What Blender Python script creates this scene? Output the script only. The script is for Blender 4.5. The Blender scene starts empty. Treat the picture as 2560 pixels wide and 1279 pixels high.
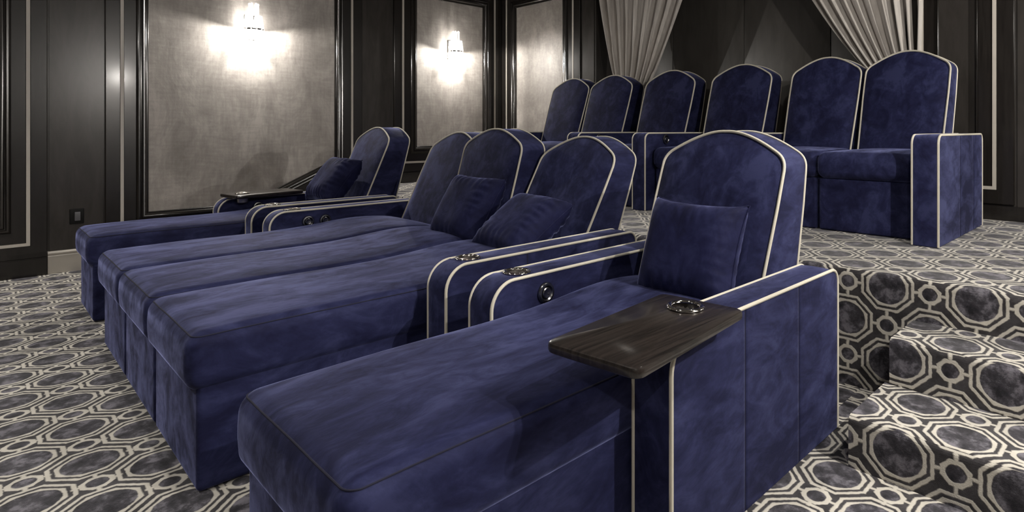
import bpy, math, random
from mathutils import Vector, Matrix, noise as mnoise
random.seed(7)
PI = math.pi
SC = bpy.context.scene
COL = SC.collection

# ------------------------------------------------------------------ camera
cam_d = bpy.data.cameras.new('camera')
cam_d.sensor_width = 36.0
cam_d.lens = 1490.0 / 2560.0 * 36.0
cam_d.shift_x = -(1450.0 - 1280.0) / 2560.0
cam_d.shift_y = -(639.5 - 322.0) / 2560.0
cam_d.clip_start = 0.05
cam = bpy.data.objects.new('camera', cam_d)
COL.objects.link(cam)
cam.location = (0, 0, 1.10)
cam.rotation_euler = (PI / 2, 0, math.atan((2910.0 - 1450.0) / 1490.0))
SC.camera = cam

# ------------------------------------------------------------------ world, exposure
w = bpy.data.worlds.new('World')
SC.world = w
w.use_nodes = True
w.node_tree.nodes['Background'].inputs[0].default_value = (0.5, 0.48, 0.46, 1)
w.node_tree.nodes['Background'].inputs[1].default_value = 0.0
SC.view_settings.view_transform = 'Standard'
SC.view_settings.look = 'None'
SC.view_settings.gamma = 1.0
SC.view_settings.use_curve_mapping = False
SC.view_settings.exposure = 0.25
WARM = (1.0, 0.955, 0.895)
P_DOWN_ADDED = 44.0       # added ceiling downlights, out of view
P_STEP = 120.0       # downlight over the steps
P_SC_LOW = 46.0     # sconce, light thrown down
P_SC_UP = 6.0       # sconce, light thrown up

XL, XR, YF, YB, ZC, TIER = -6.05, 0.75, -2.6, 4.75, 3.0, 0.50
YA = 5.35           # back of the curtained alcove
AX0, AX1 = -4.41, -1.36


def lamp(name, kind, loc, power, size=0.05, rot=(0, 0, 0), spot=None, blend=0.6, color=WARM, parent=None, sy=None):
    d = bpy.data.lights.new(name, kind)
    d.energy = power
    d.color = color
    if kind == 'AREA':
        d.size = size
        if sy:
            d.shape = 'RECTANGLE'
            d.size_y = sy
    else:
        d.shadow_soft_size = size
    if kind == 'SPOT':
        d.spot_size = math.radians(spot)
        d.spot_blend = blend
    o = bpy.data.objects.new(name, d)
    COL.objects.link(o)
    o.location = loc
    o.rotation_euler = rot
    if parent:
        o.parent = parent
    return o


# ------------------------------------------------------------------ materials
def new_mat(name):
    m = bpy.data.materials.new(name)
    m.use_nodes = True
    nt = m.node_tree
    b = nt.nodes['Principled BSDF']
    return m, nt, b


def N(nt, t, **kw):
    n = nt.nodes.new(t)
    for k, v in kw.items():
        setattr(n, k, v)
    return n


def M_(nt, op, a, b=None, c=None, clamp=False):
    n = nt.nodes.new('ShaderNodeMath')
    n.operation = op
    n.use_clamp = clamp
    for i, v in enumerate((a, b, c)):
        if v is None:
            continue
        if isinstance(v, (int, float)):
            n.inputs[i].default_value = v
        else:
            nt.links.new(v, n.inputs[i])
    return n.outputs[0]


def ramp(nt, fac, stops):
    r = nt.nodes.new('ShaderNodeValToRGB')
    while len(r.color_ramp.elements) < len(stops):
        r.color_ramp.elements.new(0.5)
    for e, (p, c) in zip(r.color_ramp.elements, stops):
        e.position = p
        e.color = (*c, 1)
    nt.links.new(fac, r.inputs[0])
    return r.outputs[0]


def noise_tex(nt, scale, detail=4, rough=0.55, mapping=None, coord='Object', dist=0.0):
    tc = N(nt, 'ShaderNodeTexCoord')
    n = N(nt, 'ShaderNodeTexNoise')
    n.inputs['Scale'].default_value = scale
    n.inputs['Detail'].default_value = detail
    n.inputs['Roughness'].default_value = rough
    n.inputs['Distortion'].default_value = dist
    if mapping:
        mp = N(nt, 'ShaderNodeMapping')
        mp.inputs['Scale'].default_value = mapping
        nt.links.new(tc.outputs[coord], mp.inputs[0])
        nt.links.new(mp.outputs[0], n.inputs['Vector'])
    else:
        nt.links.new(tc.outputs[coord], n.inputs['Vector'])
    return n.outputs['Fac']


def bump(nt, b, h, strength, dist):
    bp = N(nt, 'ShaderNodeBump')
    bp.inputs['Strength'].default_value = strength
    bp.inputs['Distance'].default_value = dist
    nt.links.new(h, bp.inputs['Height'])
    nt.links.new(bp.outputs[0], b.inputs['Normal'])


def plain(name, col, rough=0.5, metal=0.0, coat=0.0, spec=0.5):
    m, nt, b = new_mat(name)
    b.inputs['Base Color'].default_value = (*col, 1)
    b.inputs['Roughness'].default_value = rough
    b.inputs['Metallic'].default_value = metal
    b.inputs['Coat Weight'].default_value = coat
    b.inputs['Coat Roughness'].default_value = 0.08
    b.inputs['Specular IOR Level'].default_value = spec
    return m


def velvet(name, dark, mid, light, stretch=(3, 1.2, 3)):
    m, nt, b = new_mat(name)
    big = noise_tex(nt, 2.2, 4, 0.6, stretch, dist=0.8)
    med = noise_tex(nt, 9, 6, 0.68, (1.4, .55, 1.0), dist=1.0)
    fine = noise_tex(nt, 60, 3, 0.6, (1, .4, 1))
    f = M_(nt, 'ADD', M_(nt, 'MULTIPLY', big, 0.45), M_(nt, 'ADD', M_(nt, 'MULTIPLY', med, 0.45), M_(nt, 'MULTIPLY', fine, 0.1)))
    c = ramp(nt, f, [(0.41, dark), (0.5, mid), (0.59, light)])
    nt.links.new(c, b.inputs['Base Color'])
    b.inputs['Roughness'].default_value = 0.75
    b.inputs['Specular IOR Level'].default_value = 0.15
    sh = ramp(nt, f, [(0.41, (0.25,) * 3), (0.59, (1.0,) * 3)])
    nt.links.new(sh, b.inputs['Sheen Weight'])
    b.inputs['Sheen Roughness'].default_value = 0.30
    b.inputs['Sheen Tint'].default_value = (0.38, 0.42, 0.80, 1)
    bump(nt, b, f, 0.25, 0.01)
    return m


MAT = {}
MAT['velvet'] = velvet('navy_velvet', (0.0080, 0.0090, 0.034), (0.0150, 0.0172, 0.057), (0.0290, 0.0330, 0.091))
MAT['pillow'] = velvet('pillow_velvet', (0.006, 0.0068, 0.029), (0.010, 0.0114, 0.046), (0.017, 0.0192, 0.064), (2, 2, 2))
MAT['seam'] = plain('seam_thread', (0.008, 0.008, 0.024), 0.9)
MAT['thread'] = plain('stitch_thread', (0.05, 0.05, 0.10), 0.8)
MAT['piping'] = plain('cream_piping', (0.60, 0.56, 0.46), 0.55)
MAT['cream'] = plain('cream_paint', (0.56, 0.52, 0.46), 0.35)
MAT['chrome'] = plain('chrome', (0.78, 0.76, 0.73), 0.08, 1.0)
MAT['gunmetal'] = plain('gunmetal', (0.22, 0.22, 0.23), 0.25, 1.0)
MAT['well'] = plain('brushed_steel', (0.42, 0.40, 0.38), 0.3, 1.0)
MAT['black'] = plain('black_plastic', (0.003, 0.003, 0.003), 0.5, spec=0.2)
MAT['grey'] = plain('grey_plastic', (0.10, 0.10, 0.11), 0.35)
MAT['ceiling'] = plain('ceiling_paint', (0.16, 0.15, 0.14), 0.8)


def wood(name, a, b_, rough, coat, axis=(14, 14, 0.8), bumpy=0.05):
    m, nt, b = new_mat(name)
    f = noise_tex(nt, 5, 6, 0.6, axis, dist=0.5)
    c = ramp(nt, f, [(0.35, a), (0.65, b_)])
    nt.links.new(c, b.inputs['Base Color'])
    b.inputs['Roughness'].default_value = rough
    b.inputs['Coat Weight'].default_value = coat
    b.inputs['Coat Roughness'].default_value = 0.12
    bump(nt, b, f, bumpy, 0.004)
    return m


MAT['wood'] = wood('dark_lacquered_wood', (0.010, 0.008, 0.007), (0.019, 0.016, 0.014), 0.27, 0.2)
MAT['moulding'] = wood('glossy_moulding', (0.009, 0.008, 0.007), (0.018, 0.015, 0.013), 0.16, 0.6)
MAT['tray'] = wood('wenge_tray', (0.007, 0.0055, 0.005), (0.030, 0.023, 0.020), 0.30, 0.6, (26, 0.9, 4), 0.004)
MAT['panel'] = wood('dark_satin_panel', (0.034, 0.030, 0.027), (0.048, 0.043, 0.039), 0.26, 0.0, (2.5, 2.5, 0.6), 0.02)


MAT['alcove'] = wood('alcove_panel_lacquer', (0.070, 0.064, 0.058), (0.095, 0.087, 0.079), 0.32, 0.0, (2.5, 2.5, 0.6), 0.02)


def fabric_panel():
    m, nt, b = new_mat('silver_wall_fabric')
    big = noise_tex(nt, 3.0, 8, 0.72, (1, 1.2, .7), dist=.5)
    weave = noise_tex(nt, 30, 3, 0.6, (1, .25, 1.6))
    weave2 = noise_tex(nt, 30, 3, 0.6, (1, 1.6, .2))
    f = M_(nt, 'ADD', M_(nt, 'MULTIPLY', big, 0.7), M_(nt, 'ADD', M_(nt, 'MULTIPLY', weave, .15), M_(nt, 'MULTIPLY', weave2, .15)))
    c = ramp(nt, f, [(0.36, (0.24, 0.218, 0.20)), (0.5, (0.35, 0.322, 0.295)), (0.62, (0.48, 0.445, 0.41))])
    nt.links.new(c, b.inputs['Base Color'])
    b.inputs['Roughness'].default_value = 0.5
    b.inputs['Metallic'].default_value = 0.1
    bump(nt, b, f, 0.3, 0.01)
    return m


MAT['fabric'] = fabric_panel()


def curtain_mat():
    m, nt, b = new_mat('taupe_curtain')
    f = noise_tex(nt, 40, 3, 0.6, (1, 1, .1))
    c = ramp(nt, f, [(0.3, (0.42, 0.39, 0.36)), (0.7, (0.54, 0.505, 0.465))])
    nt.links.new(c, b.inputs['Base Color'])
    b.inputs['Roughness'].default_value = 0.7
    b.inputs['Sheen Weight'].default_value = 0.3
    return m


MAT['curtain'] = curtain_mat()


def carpet_mat(name, ky, kd, ds):
    m, nt, b = new_mat(name)
    uv = N(nt, 'ShaderNodeUVMap')
    uv.uv_map = 'UVMap'
    # slight wobble of the woven outlines
    nz = N(nt, 'ShaderNodeTexNoise')
    nz.inputs['Scale'].default_value = 9
    nz.inputs['Detail'].default_value = 3
    nt.links.new(uv.outputs[0], nz.inputs['Vector'])
    vm = N(nt, 'ShaderNodeVectorMath', operation='MULTIPLY_ADD')
    nt.links.new(nz.outputs['Color'], vm.inputs[0])
    vm.inputs[1].default_value = (0.045, 0.045, 0)
    nt.links.new(uv.outputs[0], vm.inputs[2])
    sx = N(nt, 'ShaderNodeSeparateXYZ')
    nt.links.new(vm.outputs[0], sx.inputs[0])
    U = M_(nt, 'SUBTRACT', sx.outputs[0], 0.0225)
    V = M_(nt, 'SUBTRACT', sx.outputs[1], 0.0225)

    def cell(U, V):
        s = M_(nt, 'ROUND', M_(nt, 'MULTIPLY', M_(nt, 'ADD', U, V), 0.5))
        t = M_(nt, 'ROUND', M_(nt, 'MULTIPLY', M_(nt, 'SUBTRACT', U, V), 0.5))
        x = M_(nt, 'ABSOLUTE', M_(nt, 'SUBTRACT', U, M_(nt, 'ADD', s, t)))
        y = M_(nt, 'ABSOLUTE', M_(nt, 'SUBTRACT', V, M_(nt, 'SUBTRACT', s, t)))
        mx = M_(nt, 'MAXIMUM', x, y)
        xn, yn = M_(nt, 'DIVIDE', x, 0.65), M_(nt, 'DIVIDE', y, ky)
        dg = M_(nt, 'DIVIDE', M_(nt, 'ADD', M_(nt, 'MULTIPLY', x, kd), y), ds)
        r = M_(nt, 'SQRT', M_(nt, 'ADD', M_(nt, 'MULTIPLY', xn, xn), M_(nt, 'MULTIPLY', yn, yn)))
        return x, y, mx, M_(nt, 'MAXIMUM', M_(nt, 'MAXIMUM', xn, yn), dg), r

    def lt(a, v):   # soft a < v
        n = N(nt, 'ShaderNodeMapRange')
        nt.links.new(a, n.inputs[0])
        n.inputs[1].default_value = v - 0.016
        n.inputs[2].default_value = v + 0.016
        n.inputs[3].default_value = 1
        n.inputs[4].default_value = 0
        return n.outputs[0]

    def gt(a, v):
        return M_(nt, 'SUBTRACT', 1.0, lt(a, v))

    mul = lambda a, b_: M_(nt, 'MULTIPLY', a, b_)
    mxm = lambda a, b_: M_(nt, 'MAXIMUM', a, b_)
    x, y, mx, o, r = cell(U, V)
    outer = mul(lt(o, 1.0), gt(o, 0.89))
    inner = mul(lt(o, 0.79), gt(r, 0.695))
    x2, y2, mx2, o2, r2 = cell(M_(nt, 'ADD', U, 1.0), V)
    small = mul(lt(o2, 0.40), gt(r2, 0.265))
    bars = mul(mxm(lt(x2, 0.036), lt(y2, 0.036)), mul(lt(mx2, 0.40), gt(mx2, 0.22)))
    line = mxm(mxm(outer, inner), mxm(small, bars))
    inside = mxm(lt(r, 0.70), lt(r2, 0.27))
    # mottled pile
    ns = N(nt, 'ShaderNodeTexNoise')
    ns.inputs['Scale'].default_value = 2.5
    ns.inputs['Detail'].default_value = 7
    ns.inputs['Roughness'].default_value = 0.68
    nt.links.new(uv.outputs[0], ns.inputs['Vector'])
    field = ramp(nt, ns.outputs['Fac'], [(0.35, (0.022, 0.020, 0.022)), (0.65, (0.060, 0.056, 0.060))])
    cent = ramp(nt, ns.outputs['Fac'], [(0.38, (0.012, 0.011, 0.015)), (0.5, (0.046, 0.043, 0.052)), (0.61, (0.165, 0.156, 0.18))])
    mixc = N(nt, 'ShaderNodeMixRGB')
    nt.links.new(inside, mixc.inputs[0])
    nt.links.new(field, mixc.inputs[1])
    nt.links.new(cent, mixc.inputs[2])
    crm = ramp(nt, ns.outputs['Fac'], [(0.3, (0.50, 0.47, 0.41)), (0.7, (0.62, 0.585, 0.515))])
    mix2 = N(nt, 'ShaderNodeMixRGB')
    nt.links.new(line, mix2.inputs[0])
    nt.links.new(mixc.outputs[0], mix2.inputs[1])
    nt.links.new(crm, mix2.inputs[2])
    nt.links.new(mix2.outputs[0], b.inputs['Base Color'])
    b.inputs['Roughness'].default_value = 0.9
    b.inputs['Specular IOR Level'].default_value = 0.1
    b.inputs['Sheen Weight'].default_value = 0.25
    b.inputs['Sheen Roughness'].default_value = 0.5
    pile = N(nt, 'ShaderNodeTexNoise')
    pile.inputs['Scale'].default_value = 45
    pile.inputs['Detail'].default_value = 2
    nt.links.new(uv.outputs[0], pile.inputs['Vector'])
    h = M_(nt, 'ADD', M_(nt, 'MULTIPLY', line, 0.8), M_(nt, 'MULTIPLY', pile.outputs['Fac'], 0.5))
    bump(nt, b, h, 0.5, 0.004)
    return m


MAT['carpet'] = carpet_mat('octagon_carpet', 0.70, 1.06, 0.955)
MAT['carpet_riser'] = carpet_mat('octagon_carpet_riser', 0.625, 1.0, 0.89)


def glow(name, col, strength, transp=0.0):
    m, nt, b = new_mat(name)
    e = N(nt, 'ShaderNodeEmission')
    e.inputs[0].default_value = (*col, 1)
    e.inputs[1].default_value = strength
    out = nt.nodes['Material Output']
    if transp:
        t = N(nt, 'ShaderNodeBsdfTransparent')
        mx = N(nt, 'ShaderNodeMixShader')
        mx.inputs[0].default_value = transp
        nt.links.new(e.outputs[0], mx.inputs[1])
        nt.links.new(t.outputs[0], mx.inputs[2])
        nt.links.new(mx.outputs[0], out.inputs[0])
    else:
        nt.links.new(e.outputs[0], out.inputs[0])
    return m


MAT['bulb'] = glow('lit_bulb', (1, 0.95, 0.88), 25)
MAT['rod'] = glow('lit_glass', (1, 0.96, 0.90), 3.0, 0.72)
MAT['lens'] = glow('downlight_lens', (1, 0.93, 0.85), 6)


# ------------------------------------------------------------------ mesh builder
class MB:
    def __init__(s):
        s.v, s.f, s.uv = [], [], []

    def add(s, pts):
        i = len(s.v)
        s.v += [tuple(p) for p in pts]
        return list(range(i, i + len(pts)))

    def face(s, idx, uv=None):
        s.f.append(tuple(idx))
        s.uv.append(uv)

    def box(s, x0, x1, y0, y1, z0, z1):
        i = s.add([(x0, y0, z0), (x1, y0, z0), (x1, y1, z0), (x0, y1, z0), (x0, y0, z1), (x1, y0, z1), (x1, y1, z1), (x0, y1, z1)])
        for q in ((0, 3, 2, 1), (4, 5, 6, 7), (0, 1, 5, 4), (1, 2, 6, 5), (2, 3, 7, 6), (3, 0, 4, 7)):
            s.face([i[k] for k in q])

    def strip(s, a, b, closed=False):
        n = len(a)
        for k in range(n if closed else n - 1):
            j = (k + 1) % n
            s.face((a[k], a[j], b[j], b[k]))

    def tube(s, pts, r, n=8, closed=False, caps=True):
        P = [Vector(p) for p in pts]
        m = len(P)
        rings = []
        up = None
        for k in range(m):
            a = P[(k - 1) % m] if (closed or k > 0) else P[k]
            b = P[(k + 1) % m] if (closed or k < m - 1) else P[k]
            t = (b - a)
            if t.length < 1e-9:
                t = Vector((0, 0, 1))
            t.normalize()
            if up is None:
                up = Vector((0, 0, 1)) if abs(t.z) < 0.9 else Vector((1, 0, 0))
            u = up - t * up.dot(t)
            if u.length < 1e-6:
                u = Vector((1, 0, 0)) - t * t.x
            u.normalize()
            up = u
            v = t.cross(u)
            rings.append(s.add([P[k] + (u * math.cos(2 * PI * i / n) + v * math.sin(2 * PI * i / n)) * r for i in range(n)]))
        for k in range(m if closed else m - 1):
            s.strip(rings[k], rings[(k + 1) % m], True)
        if caps and not closed:
            s.face(rings[0][::-1])
            s.face(rings[-1])

    def lathe(s, prof, c=(0, 0, 0), axis='z', n=32, cap0=True, cap1=True):
        rings = []
        for r, h in prof:
            pts = []
            for i in range(n):
                a = 2 * PI * i / n
                p = (r * math.cos(a), r * math.sin(a), h)
                if axis == 'x':
                    p = (h, r * math.cos(a), r * math.sin(a))
                elif axis == 'y':
                    p = (r * math.sin(a), h, r * math.cos(a))
                pts.append((p[0] + c[0], p[1] + c[1], p[2] + c[2]))
            rings.append(s.add(pts))
        for a, b in zip(rings, rings[1:]):
            s.strip(a, b, True)
        if cap0:
            s.face(rings[0][::-1])
        if cap1:
            s.face(rings[-1])

    def rbox(s, c, h, r, seg=3, nin=(6, 10, 2), fn=None):
        """rounded box: centre c, half sizes h, edge radius r; fn(p, q) deforms, q = normalised -1..1"""
        ax = []
        for k in range(3):
            hh = h[k]
            l = [-hh + r - r * math.tan(PI / 4 * (1 - i / seg)) for i in range(seg)]
            l += [(-hh + r) + (2 * hh - 2 * r) * i / nin[k] for i in range(nin[k] + 1)]
            l += [hh - r + r * math.tan(PI / 4 * (i + 1) / seg) for i in range(seg)]
            ax.append(l)
        n = [len(a) - 1 for a in ax]
        ids = {}

        def vid(i, j, k):
            key = (i, j, k)
            if key not in ids:
                p = Vector((ax[0][i], ax[1][j], ax[2][k]))
                q = Vector([max(-(h[t] - r), min(h[t] - r, p[t])) for t in range(3)])
                d = p - q
                if d.length > 1e-9:
                    p = q + d.normalized() * r
                if fn:
                    p = Vector(fn(p, (p[0] / h[0], p[1] / h[1], p[2] / h[2])))
                ids[key] = s.add([(p[0] + c[0], p[1] + c[1], p[2] + c[2])])[0]
            return ids[key]
        for a, b, cc in ((0, 1, 2), (1, 2, 0), (2, 0, 1)):
            for side in (0, 1):
                for i in range(n[a]):
                    for j in range(n[b]):
                        def mk(ii, jj):
                            t = [0, 0, 0]
                            t[a], t[b], t[cc] = ii, jj, n[cc] if side else 0
                            return vid(*t)
                        q = [mk(i, j), mk(i + 1, j), mk(i + 1, j + 1), mk(i, j + 1)]
                        s.face(q if side else q[::-1])

    def build(s, name, mat, parent=None, smooth=True, sharp=40):
        me = bpy.data.meshes.new(name)
        me.from_pydata(s.v, [], s.f)
        if any(s.uv):
            l = me.uv_layers.new(name='UVMap')
            k = 0
            for f, u in zip(s.f, s.uv):
                for t in range(len(f)):
                    l.data[k].uv = u[t] if u else (0, 0)
                    k += 1
        me.materials.append(MAT[mat])
        me.update()
        if smooth:
            for p in me.polygons:
                p.use_smooth = True
            me.set_sharp_from_angle(angle=math.radians(sharp))
        o = bpy.data.objects.new(name, me)
        COL.objects.link(o)
        if parent:
            o.parent = parent
        return o


def tag(o, label=None, cat=None, group=None, kind=None):
    if label:
        o['label'] = label
    if cat:
        o['category'] = cat
    if group:
        o['group'] = group
    if kind:
        o['kind'] = kind
    return o


def empty(name, loc, label, cat, group=None, rz=0):
    o = bpy.data.objects.new(name, None)
    o.empty_display_size = 0.1
    COL.objects.link(o)
    o.location = loc
    o.rotation_euler = (0, 0, rz)
    return tag(o, label, cat, group)


def simple_box(name, mat, dims, parent=None, kind=None):
    m = MB()
    m.box(*dims)
    o = m.build(name, mat, parent, smooth=False)
    if kind:
        o['kind'] = kind
    return o


# ------------------------------------------------------------------ room shell
simple_box('ceiling', 'ceiling', (XL - .1, XR + .1, YF - .1, YA + .1, ZC, ZC + .1), kind='structure')
wall_left = simple_box('wall_left', 'panel', (XL - .1, XL, YF, YA, 0, ZC), kind='structure')
wall_right = simple_box('wall_right', 'panel', (XR, XR + .1, YF, YA, 0, ZC), kind='structure')
wall_front = simple_box('wall_front', 'panel', (XL, XR, YF - .1, YF, 0, ZC), kind='structure')
wb = MB()
wb.box(XL, AX0, YB, YB + .1, 0, ZC)
wb.box(AX1, XR, YB, YB + .1, 0, ZC)
wb.box(AX0 - .1, AX0, YB + .1, YA, 0, ZC)
wb.box(AX1, AX1 + .1, YB + .1, YA, 0, ZC)
wb.box(AX0 - .1, AX1 + .1, YA + .02, YA + .1, 0, ZC)
wall_back = wb.build('wall_back', 'panel', None, smooth=False)
wall_back['kind'] = 'structure'
# panels of the alcove's back wall, with open joints
xs = [AX0 + .004, -3.82, -2.965, -2.115, AX1 - .004]
for a, b in zip(xs, xs[1:]):
    m = MB()
    m.rbox(((a + b) / 2, YA + .005, (TIER + ZC) / 2), ((b - a) / 2 - .003, .015, (ZC - TIER) / 2 - .004), .004, 2, (1, 1, 1))
    m.build('wall_panel', 'alcove', wall_back)

# carpet: UV in half repeats of the pattern
A_, B_ = 0.157, 0.160


def carpet_quad(m, pts, uvs):
    i = m.add(pts)
    m.face(i, uvs)


fl = MB()


def floor_rect(x0, x1, y0, y1, z, ox, oy, b=B_):
    p = [(x0, y0), (x1, y0), (x1, y1), (x0, y1)]
    carpet_quad(fl, [(x, y, z) for x, y in p], [((x - ox) / A_, (y - oy) / b) for x, y in p])


floor_rect(XL, -.92, YF, 2.70, 0, -2.845, .274)
floor_rect(-.92, XR, YF, 2.70, 0, -.745, 1.930, .157)
floor = fl.build('floor', 'carpet', smooth=False)
floor['kind'] = 'structure'


def stepped(name, x0, x1, prof, ox, anchors, parent=None, side=None):
    """carpet wrapped over a profile [(y, z)...]; anchors: arc index ranges with own pattern phase"""
    m = MB()
    arc = [0]
    for a, b in zip(prof, prof[1:]):
        arc.append(arc[-1] + math.hypot(b[0] - a[0], b[1] - a[1]))
    for k in range(len(prof) - 1):
        (ya, za), (yb, zb) = prof[k], prof[k + 1]
        va, vb = (arc[k] - anchors[0]) / anchors[1], (arc[k + 1] - anchors[0]) / anchors[1]
        i = m.add([(x0, ya, za), (x1, ya, za), (x1, yb, zb), (x0, yb, zb)])
        m.face(i, [((x0 - ox) / A_, va), ((x1 - ox) / A_, va), ((x1 - ox) / A_, vb), ((x0 - ox) / A_, vb)])
    for xx, flip in ((x0, True), (x1, False)):
        if side and xx in side:
            top = prof[-1][0]
            pts = [(xx, y, z) for y, z in prof] + [(xx, top, 0)]
            i = m.add(pts)
            uv = [((p[1] - 2.0) / A_, (p[2] - .02) / B_) for p in pts]
            m.face(i[::-1] if flip else i, uv[::-1] if flip else uv)
    o = m.build(name, 'carpet', parent, smooth=True, sharp=50)
    o.data.materials.append(MAT['carpet_riser'])
    for p in o.data.polygons:
        if p.normal.z < .85:
            p.material_index = 1
    return o


def nose(y, z, r=.022, n=5):
    return [(y + r - r * math.cos(PI / 2 * i / n), z - r + r * math.sin(PI / 2 * i / n)) for i in range(n + 1)]


Y1, Y2, Y3 = 2.0, 2.35, 2.645
tier_prof = [(Y3, 0)] + nose(Y3, TIER, .028) + [(YA, TIER)]
tier = stepped('floor_tier', XL, XR, tier_prof, -.818, (.445, .157))
tier['kind'] = 'structure'


def step(x0, x1, y, z, yend, ox, v0, parent):
    stepped('step', x0, x1, [(y, 0 if z < .2 else .167)] + nose(y, z) + [(yend, z)], ox, (v0, .157), parent, side=(x0, x1))


step(-.735, XR, Y1, .167, Y2 + .004, -.589, .098, tier)
sp = [(Y2, 0)] + nose(Y2, .333) + [(Y3 + .004, .333)]
stepped('step', -.718, XR, sp, -.682, (.269, .157), tier, side=(-.718, XR))
step(XL + .005, -5.16, Y1, .167, Y2 + .004, -5.6, .098, tier)
stepped('step', XL + .005, -5.16, sp, -5.6, (.269, .157), tier, side=(XL + .005, -5.16))


# ------------------------------------------------------------------ panelled walls
def offset_poly(poly, d):
    n = len(poly)
    out = []
    for k in range(n):
        p0, p1, p2 = Vector(poly[k - 1]), Vector(poly[k]), Vector(poly[(k + 1) % n])
        e1, e2 = (p1 - p0).normalized(), (p2 - p1).normalized()
        n1, n2 = Vector((e1.y, -e1.x)), Vector((e2.y, -e2.x))
        bis = (n1 + n2)
        bis = bis / max(1e-6, bis.dot(n1))
        out.append(p1 + bis * d)
    return out


def sweep_frame(name, mat, poly, prof, to3d, parent):
    m = MB()
    rings = []
    for o, h in prof:
        rings.append(m.add([to3d(p.x, p.y, h) for p in offset_poly(poly, o)]))
    for a, b in zip(rings, rings[1:]):
        m.strip(a, b, True)
    return m.build(name, mat, parent, smooth=True, sharp=35)


MOULD = [(0, 0), (0, .016), (.006, .022), (.014, .022), (.018, .030), (.030, .040), (.044, .042), (.050, .034), (.056, .034), (.062, .044),
         (.072, .046), (.080, .036), (.085, .028), (.085, 0)]


def wall_frame(poly, to3d, wall, panel_mat='fabric', thin=False):
    m = MB()
    i = m.add([to3d(p[0], p[1], .008) for p in poly])
    m.face(i)
    pan = m.build('wall_panel', panel_mat, wall, smooth=False)
    pan['label'] = 'silvery grey fabric wall panel' if panel_mat == 'fabric' else 'plain dark satin wall panel'
    if thin:
        o0 = .012
        prof = [(0, 0), (0, .026), (.004, .032), (.009, .032), (.012, .026), (.012, 0)]
    else:
        o0 = .085
        prof = MOULD
    f = sweep_frame('moulding', 'moulding', poly, prof, to3d, wall)
    g = .0015
    sweep_frame('inner_board', 'wood', poly, [(o0 + g, 0), (o0 + g, .024), (o0 + .079, .024), (o0 + .079, 0)], to3d, wall)
    s = sweep_frame('inlay_strip', 'cream', poly, [(o0 + .082, 0), (o0 + .082, .029), (o0 + .104, .029), (o0 + .104, 0)], to3d, wall)
    s['label'] = 'cream inlay strip'
    sweep_frame('outer_board', 'wood', poly, [(o0 + .107, 0), (o0 + .107, .026), (o0 + .196, .026), (o0 + .200, .020), (o0 + .200, 0)], to3d, wall)


L3 = lambda a, b, h: (XL + h, a, b)
K3 = lambda a, b, h: (a, YB - h, b)
R3 = lambda a, b, h: (XR - h, -a, b)
ZT = 2.60
wall_frame([(-1.3, .42), (.115, .42), (.115, ZT), (-1.3, ZT)], L3, wall_left)
wall_frame([(1.03, .413), (1.765, .413), (2.587, .79), (2.587, ZT), (1.03, ZT)], L3, wall_left)
wall_frame([(3.525, .905), (4.435, .905), (4.435, ZT), (3.525, ZT)], L3, wall_left)
wall_frame([(-5.75, .905), (-4.92, .905), (-4.92, ZT), (-5.75, ZT)], K3, wall_back)
wall_frame([(-1.125, .815), (-.905, .815), (-.905, ZT), (-1.125, ZT)], K3, wall_back, 'panel', thin=True)
wall_frame([(-2.3, .905), (-1.1, .905), (-1.1, ZT), (-2.3, ZT)], R3, wall_right)     # mirrors of the left wall's panels
wall_frame([(-.2, .42), (1.6, .42), (1.6, ZT), (-.2, ZT)], R3, wall_right)
# flat fields between the frames: raised dark field panels with a shadow joint
for y0, y1, z0 in ((.407, .737, .17), (2.880, 3.234, .62)):
    m = MB()
    m.box(XL, XL + .006, y0 + .004, y1 - .004, z0, ZC - .005)
    m.build('field_panel', 'panel', wall_left, smooth=False)
m = MB()
m.rbox((-.28, YB - .003, 1.75), (.40, .003, 1.23), .002, 1, (1, 1, 1))
m.build('field_panel', 'panel', wall_back, smooth=False)
m = MB()
m.rbox((-4.527, YB - .004, 1.75), (.095, .004, 1.24), .002, 1, (1, 1, 1))
m.build('field_panel', 'panel', wall_back, smooth=False)
# rails above the frames
for mbox, wl in (((XL, XL + .024, -1.6, 4.74, 2.90, ZC), wall_left), ((XL + .03, AX0, YB - .024, YB, 2.90, ZC), wall_back), ((AX1, XR, YB - .024, YB, 2.90, ZC), wall_back)):
    simple_box('top_rail', 'wood', mbox, wl)
# skirtings
bl = MB()
bl.box(XL, XL + .030, -2.6, .397, 0, .128)
bl.box(XL, XL + .024, -2.6, .397, .128, .136)
bl.box(XL, XL + .030, .745, 1.99, 0, .122)
bl.box(XL, XL + .030, 2.66, 4.74, TIER, .612)
tag(bl.build('baseboard_left', 'wood', None, smooth=False), kind='structure')
bb = MB()
bb.box(XL + .03, AX0, YB - .030, YB, TIER, .612)
bb.box(AX1, XR, YB - .030, YB, TIER, .595)
tag(bb.build('baseboard_back', 'wood', None, smooth=False), kind='structure')
wbm = MB()
prof = [(0, 0), (.020, 0), (.020, .132), (.016, .138), (.018, .146), (.022, .150), (.022, .158), (.014, .168), (0, .172)]
a = wbm.add([(XL + h, .402, z) for h, z in prof])
b = wbm.add([(XL + h, .740, z) for h, z in prof])
wbm.strip(a, b)
wbm.face(a[::-1])
wbm.face(b)
t = tag(wbm.build('trim_1', 'cream', None, sharp=30), kind='structure')
t['label'] = 'short cream moulded skirting below the wall switch'

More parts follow.
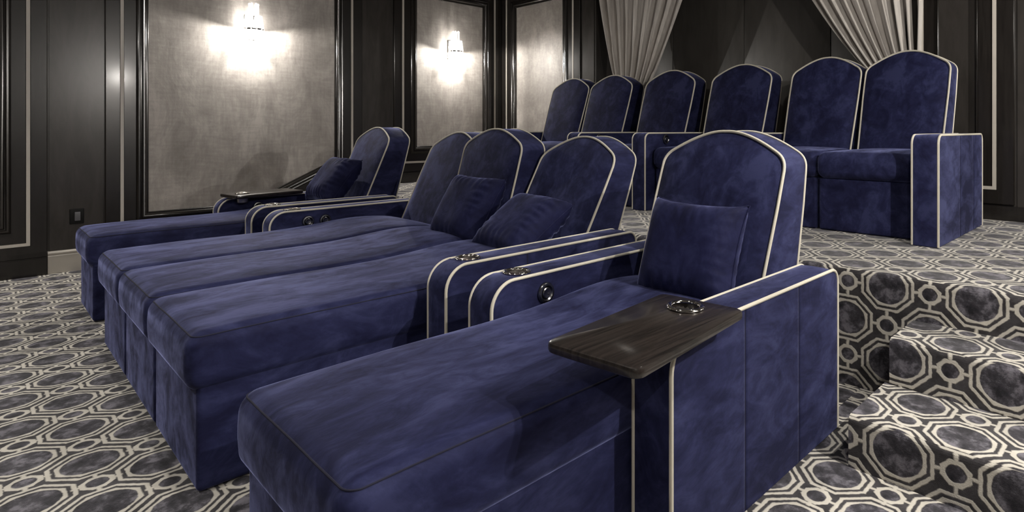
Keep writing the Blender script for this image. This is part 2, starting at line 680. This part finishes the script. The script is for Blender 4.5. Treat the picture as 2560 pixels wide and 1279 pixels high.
# wall switch
sw = empty('wall_switch', (XL + .006, .572, .421), 'black wall switch plate with grey rocker on dark wall', 'switch')
m = MB()
m.rbox((.004, 0, 0), (.004, .043, .058), .003, 2, (1, 1, 1))
m.build('plate', 'black', sw)
m = MB()
m.rbox((.010, .004, 0), (.004, .017, .034), .002, 2, (1, 1, 1))
m.build('rocker', 'grey', sw)


# ------------------------------------------------------------------ wall sconces
def sconce(loc, label, sx=1, mul=1.0, group='glass rod wall sconces'):
    r = empty('wall_sconce', loc, label, 'wall lamp', group, 0 if sx > 0 else PI)
    m = MB()
    m.rbox((.008, 0, .03), (.008, .045, .11), .006, 2, (1, 1, 1))
    m.tube([(.012, 0, 0), (.10, 0, 0)], .008)
    m.build('back_plate', 'chrome', r)
    m = MB()
    c = .11
    m.lathe([(.0, -.002), (.080, -.004), (.085, -.008), (.087, -.004), (.087, .006), (.083, .008), (.0, .008)], (c, 0, 0), n=40, cap0=False, cap1=False)
    m.build('ring', 'chrome', r)
    for k in range(12):
        a = 2 * PI * k / 12
        x, y = c + .076 * math.cos(a), .076 * math.sin(a)
        x2, y2 = c + .060 * math.cos(a), .060 * math.sin(a)
        m = MB()
        m.tube([(x * .99 + c * .01, y * .99, -.105), (x, y, -.09), (x, y, 0), (x2, y2, .125)], .0125, 8)
        m.build('glass_rod', 'rod', r)
    for k in range(6):
        a = 2 * PI * k / 6 + .3
        x, y = c + .040 * math.cos(a), .040 * math.sin(a)
        x2, y2 = c + .034 * math.cos(a), .034 * math.sin(a)
        m = MB()
        m.tube([(x, y, .01), (x2, y2, .225)], .0085, 8)
        m.lathe([(.002, .214), (.008, .218), (.0115, .226), (.011, .232), (.006, .238), (.002, .240)], (x2, y2, 0), n=10)
        m.build('glass_spire', 'rod', r)
    m = MB()
    m.lathe([(.006, .010), (.008, .016), (.015, .026), (.017, .040), (.012, .053), (.004, .058)], (c, 0, 0), n=16)
    m.build('bulb', 'bulb', r)
    lamp('sconce_light', 'POINT', (c, 0, -.020), P_SC_LOW * mul, .012, parent=r)
    lamp('sconce_uplight', 'POINT', (c, 0, .075), P_SC_UP * mul, .015, parent=r)
    return r


sconce((XL + .008, 1.80, 2.005), 'lit glass rod wall sconce on the wide silvery panel with the slanted lower corner')
sconce((XL + .008, 3.975, 2.005), 'lit glass rod wall sconce on the narrow silvery panel beside the room corner')
sconce((XR - .008, 1.75, 2.0), 'lit glass rod wall sconce on the wall above the carpeted steps', -1, 3.0)
sconce((XR - .008, 3.98, 2.0), 'lit glass rod wall sconce on the wall behind the end of the raised row', -1, 2.6)
sconce((XR - .008, -.70, 2.0), 'lit glass rod wall sconce on the wall ahead of the carpeted steps', -1, 1.0)
sconce((XL + .008, -.60, 2.005), 'lit glass rod wall sconce on the silvery panel ahead of the wall switch')


# ------------------------------------------------------------------ ceiling downlights, out of view; all but the one over the steps added
def downlight(x, y, power, ang, label, tilt=(0, 0, 0), size=.05):
    r = empty('unseen_ceiling_light', (x, y, ZC), label, 'ceiling light', None)
    m = MB()
    m.lathe([(.062, -.001), (.062, -.008), (.056, -.010), (.046, -.004), (.044, -.001)], n=28, cap0=False, cap1=False)
    m.build('trim_ring', 'chrome', r)
    m = MB()
    m.lathe([(.044, -.003), (.001, -.003)], n=20, cap0=False, cap1=True)
    m.build('lens', 'lens', r)
    lamp('downlight_beam', 'SPOT', (0, 0, -.02), power, size, tilt, ang, .8, parent=r)


for x, nm in ((-4.6, 'far'), (-2.9, 'middle'), (-1.3, 'near')):  # added lamps out of view, placed by guess to light the seat rows
    downlight(x, .5, P_DOWN_ADDED, 84, 'added unseen downlight in the ceiling above the %s front chaise footrests' % nm)
    downlight(x, 2.7, P_DOWN_ADDED, 80, 'added unseen downlight in the ceiling above the %s gap between the seat rows' % nm)
downlight(.45, 1.95, P_STEP, 70, 'recessed downlight in the ceiling over the carpeted steps', Vector((-1.45, -.70, -2.5)).to_track_quat('-Z', 'Y').to_euler(), .03)
for x, nm in ((-4.4, 'far'), (-2.2, 'near')):  # added out of view, by guess, as light from the front
    downlight(x, -1.2, P_DOWN_ADDED * 2.2, 120, 'added unseen downlight in the ceiling towards the %s screen end' % nm)


# ------------------------------------------------------------------ curtains
def curtain(name, label, left, right, flip, nf, seed, ties):
    rnd = random.Random(seed)
    r = empty(name, ((left(TIER) + right(TIER)) / 2, YB - .02, TIER), label, 'curtain', 'tied back curtains')
    bx, by = r.location.x, r.location.y
    ns, nz = 220, 60
    ph = [rnd.uniform(-.8, .8) for _ in range(40)]
    am = [rnd.uniform(.55, 1.2) for _ in range(40)]
    m = MB()
    rows = []
    for j in range(nz + 1):
        z = TIER + .02 + (2.93 - TIER - .02) * j / nz
        l, rr = left(z), right(z)
        wd = rr - l
        gather = max(0.0, min(1.0, (1.4 - wd) / 1.1))
        row = []
        for i in range(ns + 1):
            s = i / ns
            k = s * nf
            kk = int(k) % 40
            f = k - int(k)
            aa = am[kk] * (1 - f) + am[(kk + 1) % 40] * f
            pp = ph[kk] * (1 - f) + ph[(kk + 1) % 40] * f
            wv = math.sin(2 * PI * k + pp + .5 * math.sin(z * 2 + kk))
            wv = math.copysign(abs(wv) ** .75, wv)
            x = l + wd * s + .010 * math.sin(4 * PI * k + pp)
            y = .045 * aa * wv * (.75 + .25 * gather) - .02 * (1 - (2 * s - 1) ** 2)
            row.append((x - bx, y, z - TIER))
        rows.append(m.add(row))
    for a, b in zip(rows, rows[1:]):
        m.strip(a, b)
    o = m.build('drape', 'curtain', r, sharp=180)
    sol = o.modifiers.new('thick', 'SOLIDIFY')
    sol.thickness = .004
    zt = ties
    l, rr = left(zt), right(zt)
    m = MB()
    pts = []
    for i in range(40):
        a = 2 * PI * i / 40
        pts.append(((l + rr) / 2 + ((rr - l) / 2 + .02) * math.cos(a) - bx, .075 * math.sin(a), zt - TIER + .05 * math.cos(a) * flip))
    for dz in (-.02, 0, .02):
        m.tube([(p[0], p[1], p[2] + dz) for p in pts], .011, 6, True)
    m.build('tieback', 'curtain', r)
    return r


def tied(z_tie, top, tie, bottom):
    def f(z):
        if z >= z_tie:
            t = (z - z_tie) / (2.93 - z_tie)
            return tie + (top - tie) * (t ** .78)
        t = (z_tie - z) / (z_tie - TIER)
        return tie + (bottom - tie) * min(1, t * 1.2) ** .7
    return f


curtain('curtain', 'taupe tied back curtain nearer the silvery wall panels', tied(1.45, -4.40, -4.04, -4.10), tied(1.45, -3.02, -3.72, -3.62), 1, 8, 3, 1.45)
curtain('curtain', 'taupe tied back curtain behind the two joined armchairs with the pale side arm', tied(1.42, -2.45, -1.47, -1.55), tied(1.42, -1.19, -1.24, -1.20), -1, 9, 5, 1.42)


# ------------------------------------------------------------------ seating builders
def arm_outline(y0, y1, z1, rf, rr, extra=()):
    pts = [(y0, 0.004), (y0, (z1 - rf) * .33), (y0, (z1 - rf) * .66)]
    n = 10
    for i in range(n + 1):
        a = PI / 2 * i / n
        pts.append((y0 + rf - rf * math.cos(a), z1 - rf + rf * math.sin(a)))
    ys = sorted(set([y0 + rf + (y1 - rr - y0 - rf) * k / 12 for k in range(1, 12)] + list(extra)))
    pts += [(y, z1) for y in ys]
    for i in range(6 + 1):
        a = PI / 2 * i / 6
        pts.append((y1 - rr + rr * math.sin(a), z1 - rr + rr * math.cos(a)))
    pts += [(y1, (z1 - rr) * .5), (y1, 0.004)]
    return pts


def ztop(y, y0, y1, z1, rf, rr):
    if y < y0 + rf:
        return z1 - rf + math.sqrt(max(0, rf * rf - (y0 + rf - y) ** 2))
    if y > y1 - rr:
        return z1 - rr + math.sqrt(max(0, rr * rr - (y - y1 + rr) ** 2))
    return z1


def make_cup(parent, c, r, name='cup_holder'):
    m = MB()
    R, q = r, .0065
    n, k = 40, 10
    rings = []
    for i in range(k):
        a = 2 * PI * i / k
        rings.append(m.add([(c[0] + (R + q * 1.1 * math.cos(a)) * math.cos(2 * PI * t / n), c[1] + (R + q * 1.1 * math.cos(a)) * math.sin(2 * PI * t / n), c[2] + .004 + q * .75 * math.sin(a)) for t in range(n)]))
    for i in range(k):
        m.strip(rings[i], rings[(i + 1) % k], True)
    h = m.build(name, 'chrome', parent)
    h['label'] = 'chrome cup holder'
    m = MB()
    m.lathe([(R - .001, .004), (R - .003, -.02), (R - .006, -.062), (R - .012, -.068), (.001, -.068)], c, n=40, cap0=False, cap1=True)
    m.build('cup_well', 'well', h)


def make_button(parent, c):
    m = MB()
    m.lathe([(.037, 0), (.0375, .006), (.034, .011), (.027, .012), (.0225, .008)], c, 'x', 36, cap0=False, cap1=False)
    m.lathe([(.0225, .008), (.0215, .004)], c, 'x', 36, cap0=False, cap1=False)
    b = m.build('control_button', 'gunmetal', parent)
    b['label'] = 'round gunmetal control button'
    m = MB()
    m.lathe([(.0215, .003), (.0205, .010), (.017, .0125), (.010, .011), (.004, .0105), (.001, .0105)], c, 'x', 32, cap0=False, cap1=True)
    m.lathe([(.004, .010), (.0035, .0125), (.001, .013)], (c[0], c[1] + .006, c[2] - .004), 'x', 12, cap0=False)
    m.build('button_cap', 'gunmetal', b)


def make_arm(parent, x0, x1, y0, y1, z1, rf=.095, rr=.05, cup=None, buttons=(), seams=(), outer=0):
    hr = .052
    extra = []
    if cup:
        extra = [cup - hr, cup + hr]
    O = arm_outline(y0, y1, z1, rf, rr, extra)
    m = MB()
    e = .006
    xs_ = [x0, x0 + e, x0 + (x1 - x0) * .33, x0 + (x1 - x0) * .67, x1 - e, x1]
    dz = [0, .002, .004, .004, .002, 0]
    cols = []
    for k in range(6):
        cols.append(m.add([(xs_[k], y - (dz[k] if abs(z - z1) > 1e-4 and y < (y0 + y1) / 2 else 0), z + (dz[k] if abs(z - z1) < 1e-4 else 0)) for y, z in O]))
    for k in range(5):
        for i in range(len(O) - 1):
            ya, yb = O[i][0], O[i + 1][0]
            if cup and abs(O[i][1] - z1) < 1e-4 and abs(O[i + 1][1] - z1) < 1e-4 and ya >= cup - hr - 1e-6 and yb <= cup + hr + 1e-6:
                continue
            m.face((cols[k][i], cols[k][i + 1], cols[k + 1][i + 1], cols[k + 1][i]))
    if cup:
        n = 40
        cx, R = (x0 + x1) / 2, .041
        inn, out = [], []
        for t in range(n):
            a = 2 * PI * t / n
            ca, sa = math.cos(a), math.sin(a)
            s = min((x1 - x0) / 2 / max(1e-6, abs(ca)), hr / max(1e-6, abs(sa)))
            inn.append((cx + R * ca, cup + R * sa, z1 + .003))
            out.append((cx + s * ca, cup + s * sa, z1 + (.003 if abs(abs(s * ca) - (x1 - x0) / 2) > 1e-4 else 0)))
        for sx in (-1, 1):
            for sy in (-1, 1):
                a = math.atan2(sy * hr, sx * (x1 - x0) / 2) % (2 * PI)
                t = round(a / (2 * PI) * n) % n
                out[t] = (cx + sx * (x1 - x0) / 2, cup + sy * hr, z1)
        ii, oo = m.add(inn), m.add(out)
        m.strip(oo, ii, True)
    # sides
    ys = set(y for y, z in O)
    for s in seams:
        ys |= {s - .012, s - .005, s, s + .005, s + .012}
    ys = sorted(ys)
    yy = [ys[0]]
    for y in ys[1:]:
        if y - yy[-1] > 1e-5:
            yy.append(y)
    nz = 8
    for xx, sg in ((x0, -1), (x1, 1)):
        grid = []
        for y in yy:
            zt = ztop(y, y0, y1, z1, rf, rr)
            col = []
            for k in range(nz + 1):
                f = k / nz
                off = 0
                if seams and (outer == sg or outer == 2):
                    edges = [y0] + list(seams) + [y1]
                    for a, b in zip(edges, edges[1:]):
                        if a <= y <= b:
                            u = (y - a) / (b - a) * 2 - 1
                            off = .003 * (1 - abs(u) ** 6) * min(1, 4 * f * (1 - f) * 2)
                    if any(abs(y - s) < 1e-6 for s in seams):
                        off = -.004
                col.append((xx + sg * off, y, .004 + (zt - .004) * f))
            grid.append(m.add(col))
        for a, b in zip(grid, grid[1:]):
            for k in range(nz):
                q = (a[k], b[k], b[k + 1], a[k + 1])
                m.face(q if sg > 0 else q[::-1])
    m.face(m.add([(x0, y0, .004), (x0, y1, .004), (x1, y1, .004), (x1, y0, .004)]))
    body = m.build('armrest', 'velvet', parent, sharp=50)
    for xx in (x0 + .001, x1 - .001):
        mm = MB()
        mm.tube([(xx, y, z) for y, z in O], .0058, 8)
        p = mm.build('piping', 'piping', body)
        p['label'] = 'cream piping'
    if cup:
        make_cup(body, ((x0 + x1) / 2, cup, z1 + .003), .043)
    for sy in seams:
        mm = MB()
        zt = ztop(sy, y0, y1, z1, rf, rr)
        mm.tube([((x1 if outer > 0 else x0) - .002 * outer, sy, z) for z in (.006, zt * .5, zt - .008)], .0026, 6)
        mm.build('seam', 'seam', body)
    for by, bz in buttons:
        make_button(body, (x1 + (.005 if seams and outer in (1, 2) else 0), by, bz))
    return body


def back_outline(w, zb, zs, za):
    h = w / 2
    pts = []
    for k in range(9):
        t = k / 8
        pts.append((h * (.955 + .045 * min(1, t * 1.3)), zb + (zs - zb) * t))

    def bez(p0, p1, p2, n, skip=1):
        for k in range(skip, n + 1):
            t = k / n
            pts.append(((1 - t) ** 2 * p0[0] + 2 * t * (1 - t) * p1[0] + t * t * p2[0], (1 - t) ** 2 * p0[1] + 2 * t * (1 - t) * p1[1] + t * t * p2[1]))
    d = za - zs
    c1 = (h - .042, zs + d * .46)
    bez((h, zs), (h, zs + d * .30), c1, 7)
    bez(c1, (h * .34, za + d * .03), (0, za), 12)
    return [(x, z) for x, z in pts], [(-x, z) for x, z in pts[-2::-1]]


def make_back(parent, xc, w, y59, sf, sr, za, zs, zb=.40, tb=.25, tt=.18, bulge=.035):
    """seat back: front face line y = y59 + sf*(z-.59); thickness tb at z=.59 narrowing to tt at the shoulders"""
    a, b = back_outline(w, zb, zs, za)
    out = a + b                      # right-bottom, over the top, to left-bottom
    yf = lambda z: y59 + sf * (z - .59)
    yr = lambda z: yf(z) + tb + (tt - tb) * (z - .59) / (zs - .59)
    m = MB()
    F = m.add([(xc + x, yf(z), z) for x, z in out])
    R = m.add([(xc + x, yr(z), z) for x, z in out])
    # side band, gently crowned
    M1 = m.add([(xc + x * 1.008, (yf(z) * .67 + yr(z) * .33), z + (.004 if z > zs else 0)) for x, z in out])
    M2 = m.add([(xc + x * 1.008, (yf(z) * .33 + yr(z) * .67), z + (.004 if z > zs else 0)) for x, z in out])
    m.strip(F, M1)
    m.strip(M1, M2)
    m.strip(M2, R)
    cz = (zb + za) / 2
    prev = F
    for s in (.985, .955, .90, .80, .65, .45, .22):
        g = []
        for x, z in out:
            zz = cz + (z - cz) * s
            g.append((xc + x * s, yf(zz) - bulge * (1 - s ** 5) * .9, zz))
        g = m.add(g)
        m.strip(g, prev, True)
        prev = g
    c = m.add([(xc, yf(cz) - bulge * .9, cz)])[0]
    for k in range(len(prev)):
        m.face((c, prev[k], prev[(k + 1) % len(prev)]))
    prev = R
    for s in (.97, .6):
        g = m.add([(xc + x * s, yr(cz + (z - cz) * s) + .012 * (1 - s), cz + (z - cz) * s) for x, z in out])
        m.strip(prev, g, True)
        prev = g
    c = m.add([(xc, yr(cz) + .012, cz)])[0]
    for k in range(len(prev)):
        m.face((prev[k], c, prev[(k + 1) % len(prev)]))
    m.face((F[0], F[-1], R[-1], R[0]))
    body = m.build('backrest', 'velvet', parent, sharp=50)
    mm = MB()
    mm.tube([(xc + x * 1.003, yf(z) - .002, z + (.003 if z > zs else 0)) for x, z in out], .0060, 8)
    p = mm.build('piping', 'piping', body)
    p['label'] = 'cream piping'
    mm = MB()
    mm.tube([(xc + x * 1.003, yr(z) + .001, z + (.003 if z > zs else 0)) for x, z in out], .0048, 8)
    p = mm.build('piping', 'piping', body)
    p['label'] = 'cream piping'
    return body


def cushion_fn(h, hump, dome):
    def fn(p, q):
        u, v, w_ = q
        z = p[2]
        cr = dome * (1 - abs(u) ** 4) * (1 - abs(v) ** 8)
        hp = hump * math.exp(-((v - .52) / .30) ** 2) * (1 - .25 * u * u)
        fall = -.05 * max(0, (v - .72) / .28) ** 2
        if w_ > -.2:
            k = min(1, (w_ + .2) / .7)
            z += (cr + hp + fall) * k
        y = p[1]
        if v < -.93:
            y -= .010 * (1 - w_ * w_)
        x = p[0] + (.004 * (1 - w_ * w_) * (1 if u > 0 else -1) if abs(u) > .95 else 0)
        n = mnoise.noise(Vector((p[0] * 7, p[1] * 3, 1.3)))
        return (x, y, z + (.003 * n if w_ > .3 else 0))
    return fn


def make_chaise(parent, x0, x1, y0, y1, zs=.305, zt=.485, stitched=True):
    m = MB()
    xb0, xb1 = x0 + .009, x1 - .009
    m.rbox(((xb0 + xb1) / 2, (y0 + .02 + y1 - .15) / 2, (zs + .036) / 2), ((xb1 - xb0) / 2, (y1 - .15 - y0 - .02) / 2, (zs + .024) / 2), .016, 3, (2, 4, 3))
    m.build('footrest_base', 'velvet', parent)
    m = MB()
    h = ((x1 - x0) / 2, (y1 - y0) / 2, (zt - zs) / 2)
    c = ((x0 + x1) / 2, (y0 + y1) / 2, (zs + zt) / 2)
    fn = cushion_fn(h, .035, .012)
    R = .042
    m.rbox(c, h, R, 5, (10, 36, 3), fn)
    cu = m.build('chaise_cushion', 'velvet', parent, sharp=180)

    def surf(x, y, lift=.0):
        """point on the rounded top edge"""
        d = R * .7071
        return (x, y, h[2] - R + d)
    r7 = R * (1 - .7071)
    path = []
    for k in range(41):
        path.append((h[0] - r7, h[1] * .72 - (h[1] * 1.72 - R) * k / 40))
    for k in range(1, 7):
        a = PI / 2 * k / 6
        rr = R - r7
        path.append((h[0] - R + rr * math.cos(a), -h[1] + R - rr * math.sin(a)))
    nfx = 20
    for k in range(1, nfx + 1):
        path.append((h[0] - R - 2 * (h[0] - R) * k / nfx, -h[1] + r7))
    for k in range(1, 7):
        a = PI / 2 * k / 6
        rr = R - r7
        path.append((-h[0] + R - rr * math.sin(a), -h[1] + R - rr * math.cos(a)))
    for k in range(1, 41):
        path.append((-h[0] + r7, -h[1] + R + (h[1] * 1.72 - R) * k / 40))
    pts = []
    for x, y in path:
        p = Vector((x, y, h[2] - R + R * .7071))
        p = Vector(fn(p, (p[0] / h[0], p[1] / h[1], p[2] / h[2])))
        pts.append((p[0] + c[0], p[1] + c[1], p[2] + c[2] + .0005))
    mm = MB()
    mm.tube(pts, .0022, 6)
    mm.build('seam', 'seam', cu)
    if stitched:
        mm = MB()
        P = [Vector(p) for p in pts]
        for a, b in zip(P, P[1:]):
            L = (b - a).length
            n = max(1, int(L / .011))
            for k in range(n):
                s0 = a.lerp(b, (k + .15) / n)
                s1 = a.lerp(b, (k + .75) / n)
                out = Vector(((a.x + b.x) / 2 - c[0], 0, 0))
                o = Vector((0, 0, -.009))
                if abs(a.y - b.y) < abs(a.x - b.x):
                    o += Vector((0, -.0045, 0))
                else:
                    o += Vector((.0045 if out.x > 0 else -.0045, 0, 0))
                mm.tube([s0 + o, s1 + o], .0009, 4)
        st = mm.build('stitching', 'thread', cu)
        st['kind'] = 'stuff'
    return cu


def rrect(wd, ln, r, n=6):
    pts = []
    for cx, cy, a0 in ((wd / 2 - r, ln / 2 - r, 0), (-wd / 2 + r, ln / 2 - r, 90), (-wd / 2 + r, -ln / 2 + r, 180), (wd / 2 - r, -ln / 2 + r, 270)):
        for k in range(n + 1):
            a = math.radians(a0 + 90 * k / n)
            pts.append((cx + r * math.cos(a), cy + r * math.sin(a)))
    return pts


def densify(pts, d=.03):
    out = []
    for a, b in zip(pts, pts[1:] + pts[:1]):
        n = max(1, int(math.hypot(b[0] - a[0], b[1] - a[1]) / d))
        for k in range(n):
            out.append((a[0] + (b[0] - a[0]) * k / n, a[1] + (b[1] - a[1]) * k / n))
    return out


def make_tray(parent, cx, cy, zbot, wd, ln, rot, hole, th=.026):
    m = MB()
    ca, sa = math.cos(rot), math.sin(rot)
    T = lambda x, y, z: (cx + x * ca - y * sa, cy + x * sa + y * ca, zbot + z)
    base = densify(rrect(wd, ln, .022))
    loops = []
    for ins, z in ((.007, 0), (.0015, .004), (0, .009), (0, th - .008), (.0015, th - .003), (.006, th)):
        loops.append(m.add([T(x * (1 - 2 * ins / wd), y * (1 - 2 * ins / ln), z) for x, y in base]))
    for a, b in zip(loops, loops[1:]):
        m.strip(a, b, True)
    R = .041
    hx, hy = hole
    for lp, z, fl_ in ((loops[-1], th, 0), (loops[0], 0, 1)):
        cir = []
        for x, y in base:
            a = math.atan2(y - hy, x - hx)
            cir.append(T(hx + R * math.cos(a), hy + R * math.sin(a), z))
        ci = m.add(cir)
        if fl_:
            m.strip(ci, lp, True)
            bot = ci
        else:
            m.strip(lp, ci, True)
            top = ci
    m.strip(top, bot, True)
    t = m.build('swivel_tray', 'tray', parent, sharp=35)
    t['label'] = 'dark glossy wooden swivel tray with chrome cup ring'
    x, y, z = T(hx, hy, th)
    make_cup(t, (x, y, z), .043)
    return t


# ------------------------------------------------------------------ front row
def unit(name, x, y, z, label, cat, group=None):
    return empty(name, (x, y, z), label, cat, group)


ZA = .588
# near single chaise (tray in front)
uC = unit('chaise_recliner', -1.28, 1.2, 0, 'navy velvet chaise recliner with cream piping and a wooden tray, beside the carpeted steps', 'recliner', 'front row chaise recliners')
ox, oy = 1.28, -1.2
make_arm(uC, -1.70 + ox, -1.577 + ox, 1.195 + oy, 2.23 + oy, ZA, cup=1.352 + oy, buttons=[(1.432 + oy, .517)])
make_arm(uC, -.978 + ox, -.858 + ox, 1.195 + oy, 2.23 + oy, ZA, seams=(1.554 + oy, 1.905 + oy), outer=1)
make_chaise(uC, -1.568 + ox, -.985 + ox, .440 + oy, 2.10 + oy)
make_back(uC, -1.272 + ox, .545, 1.955 + oy, .39, .15, 1.087, .945, tb=.265, tt=.185)
make_tray(uC, -.885 + ox, 1.155 + oy, ZA + .014, .252, .505, math.radians(5.5), (-.002, .165))
m = MB()
m.lathe([(.03, 0), (.03, .014)], (-.915 + ox, 1.30 + oy, ZA + .001), n=20)
m.build('tray_pivot', 'gunmetal', uC)

# three-seat chaise sofa
uB = unit('chaise_sofa', -2.96, 1.24, 0, 'navy velvet three-seat chaise sofa with cream piping and three backs', 'sofa')
ox, oy = 2.96, -1.24
make_arm(uB, -3.975 + ox, -3.862 + ox, 1.26 + oy, 2.29 + oy, ZA, cup=1.411 + oy, buttons=[(1.486 + oy, .516), (1.594 + oy, .514)])
make_arm(uB, -2.015 + ox, -1.892 + ox, 1.225 + oy, 2.33 + oy, ZA, cup=1.365 + oy, seams=(1.62 + oy,), outer=1)
for k in range(3):
    xa = -3.862 + .6015 * k
    make_chaise(uB, xa + .002 + ox, xa + .5995 + (-.026 if k == 2 else 0) + .026 * (k == 2) + ox, .452 + oy, 2.18 + oy, stitched=(k == 2))
make_back(uB, -3.575 + ox, .555, 2.19 + oy, .50, .36, 1.072, .925, tt=.18)
make_back(uB, -2.965 + ox, .575, 2.14 + oy, .285, .10, 1.096, .955, tb=.26)
make_back(uB, -2.352 + ox, .575, 2.175 + oy, .58, .46, 1.052, .900, tb=.24)

# far single chaise
uA = unit('chaise_recliner', -4.59, 1.25, 0, 'navy velvet chaise recliner with a wooden tray, next to the silvery wall panels', 'recliner', 'front row chaise recliners')
ox, oy = 4.59, -1.25
make_arm(uA, -4.995 + ox, -4.875 + ox, 1.245 + oy, 2.28 + oy, ZA, buttons=[(1.51 + oy, .515)])
make_arm(uA, -4.315 + ox, -4.20 + ox, 1.262 + oy, 2.29 + oy, ZA, cup=1.408 + oy)
make_chaise(uA, -4.868 + ox, -4.322 + ox, .460 + oy, 2.12 + oy, .315, .495, stitched=False)
make_back(uA, -4.60 + ox, .55, 2.108 + oy, .43, .27, 1.108, .975, tb=.245, tt=.18)
make_tray(uA, -4.865 + ox, 1.54 + oy, ZA + .012, .27, .50, math.radians(8), (.02, -.155))
m = MB()
m.lathe([(.03, 0), (.03, .012)], (-4.935 + ox, 1.62 + oy, ZA + .001), n=20)
m.build('tray_pivot', 'gunmetal', uA)


# ------------------------------------------------------------------ back row
def make_seat(parent, x0, x1, y0, y1, zs=.31, zt=.462):
    m = MB()
    m.rbox(((x0 + x1) / 2, (y0 + .03 + y1) / 2, (zs + .004) / 2), ((x1 - x0) / 2 - .004, (y1 - y0 - .03) / 2, (zs - .004) / 2), .012, 3, (2, 2, 2))
    m.build('footrest_panel', 'velvet', parent)
    m = MB()
    h = ((x1 - x0) / 2 - .002, (y1 - y0) / 2, (zt - zs) / 2)

    def fn(p, q):
        u, v, w_ = q
        z = p[2]
        if w_ > 0:
            z += .014 * (1 - abs(u) ** 3) * (1 - abs(v) ** 6)
        y = p[1] - (.014 * (1 - w_ * w_) if v < -.9 else 0)
        return (p[0], y, z)
    m.rbox(((x0 + x1) / 2, (y0 + y1) / 2, (zs + zt) / 2), h, .04, 4, (6, 6, 2), fn)
    m.build('seat_cushion', 'velvet', parent, sharp=180)


def back_unit(name, label, cat, arms, seats, y0, group):
    xm = (min([a[0] for a in arms] + [s[0] for s in seats]) + max([a[1] for a in arms] + [s[1] for s in seats])) / 2
    r = empty(name, (xm, y0, TIER), label, cat, group)
    for x0, x1, ya, btn, seams, cup in arms:
        make_arm(r, x0 - xm, x1 - xm, ya - y0, ya - y0 + 1.0, .568, rf=.05, rr=.04, buttons=btn, seams=seams, outer=1 if seams else 0)
    for x0, x1 in seats:
        make_seat(r, x0 - xm, x1 - xm, .07, .95)
        make_back(r, (x0 + x1) / 2 - xm, (x1 - x0) - .022, .735, .34, .25, 1.114, .970, zb=.38, tb=.21, tt=.17, bulge=.03)
    return r


G = 'back row armchairs on the raised tier'
YS = 3.44
back_unit('cinema_loveseat', 'upright navy two-seat cinema chair at the far corner of the raised row', 'sofa',
          [(-4.765, -4.645, YS, [], (), 0)], [(-4.632, -4.085), (-4.075, -3.528)], YS, G)
back_unit('cinema_armchair', 'upright navy single cinema armchair third from the far corner of the raised row', 'armchair',
          [(-3.515, -3.395, YS, [(.25, .52)], (), 0)], [(-3.385, -2.840)], YS, G)
back_unit('cinema_armchair', 'upright navy single cinema armchair fourth from the far corner of the raised row', 'armchair',
          [(-2.825, -2.705, YS, [(.25, .52)], (), 0)], [(-2.690, -2.145)], YS, G)
back_unit('cinema_loveseat', 'upright navy two-seat cinema chair at the step end of the raised row', 'sofa',
          [(-2.130, -2.010, YS, [], (), 0), (-.930, -.808, 3.395, [], (.40, .72), 0)], [(-2.0, -1.485), (-1.475, -.948)], YS, G)


# ------------------------------------------------------------------ pillows
def pillow(label, loc, rot, size, thick, seed, group='navy velvet throw pillows'):
    rnd = random.Random(seed)
    r = empty('throw_pillow', loc, label, 'pillow', group)
    r.rotation_euler = rot
    n = 44
    h = size / 2
    ph = rnd.uniform(0, 9)
    front, back = [], []
    m = MB()

    def pt(i, j, s):
        u, v = 2 * i / n - 1, 2 * j / n - 1
        # gathered edges, pointed corners
        x = u * h * (1 - .085 * (1 - v * v) * abs(u) ** 3) * (1 + .02 * abs(v) ** 8)
        z = v * h * (1 - .085 * (1 - u * u) * abs(v) ** 3) * (1 + .02 * abs(u) ** 8)
        t = ((1 - u ** 4) * (1 - v ** 4)) ** .5
        y = thick / 2 * t
        e = max(abs(u), abs(v))
        wr = math.sin((v if abs(u) > abs(v) else u) * 30 + ph + 2.2 * mnoise.noise(Vector((u * 2.1, v * 2.1, seed)))) * .008 * max(0, (e - .4) / .6) * (1 - e ** 8) * max(0, .15 + 1.6 * mnoise.noise(Vector((u * 1.1 + seed * 3, v * 1.1, 5.0))) + (.35 if u > 0 else 0))
        wr += .008 * mnoise.noise(Vector((u * 1.6 + seed, v * 1.6, 2.0 + s))) * t
        return (x, s * (y + wr), z)
    gf = [m.add([pt(i, j, -1) for i in range(n + 1)]) for j in range(n + 1)]
    gb = []
    for j in range(n + 1):
        row = []
        for i in range(n + 1):
            if i in (0, n) or j in (0, n):
                row.append(gf[j][i])
            else:
                row.append(m.add([pt(i, j, 1)])[0])
        gb.append(row)
    for j in range(n):
        m.strip(gf[j], gf[j + 1])
        m.strip(gb[j + 1], gb[j])
    m.build('pillow_cover', 'pillow', r, sharp=180)
    ed = [pt(i, 0, -1) for i in range(n)] + [pt(n, j, -1) for j in range(n)] + [pt(n - i, n, -1) for i in range(n)] + [pt(0, n - j, -1) for j in range(n)]
    mm = MB()
    mm.tube(ed, .0032, 6, True)
    mm.build('edge_welt', 'pillow', r)
    return r


pillow('square navy velvet pillow leaning in the chaise recliner beside the steps', (-1.222, 1.82, .655), (math.radians(-21), math.radians(1), math.radians(4)), .375, .20, 1)
pillow('square navy velvet pillow leaning upright on the middle back of the three-seat sofa', (-2.82, 1.965, .645), (math.radians(-31), math.radians(1), math.radians(3)), .41, .20, 2)
pillow('square navy velvet pillow slumped on its corner against the sofa back nearest the steps', (-2.30, 1.925, .612), (math.radians(-55), math.radians(1), math.radians(-4)), .41, .19, 3)
pillow('square navy velvet pillow in the chaise recliner next to the silvery wall panels', (-4.555, 1.945, .705), (math.radians(-38), math.radians(1), math.radians(2)), .40, .20, 4)
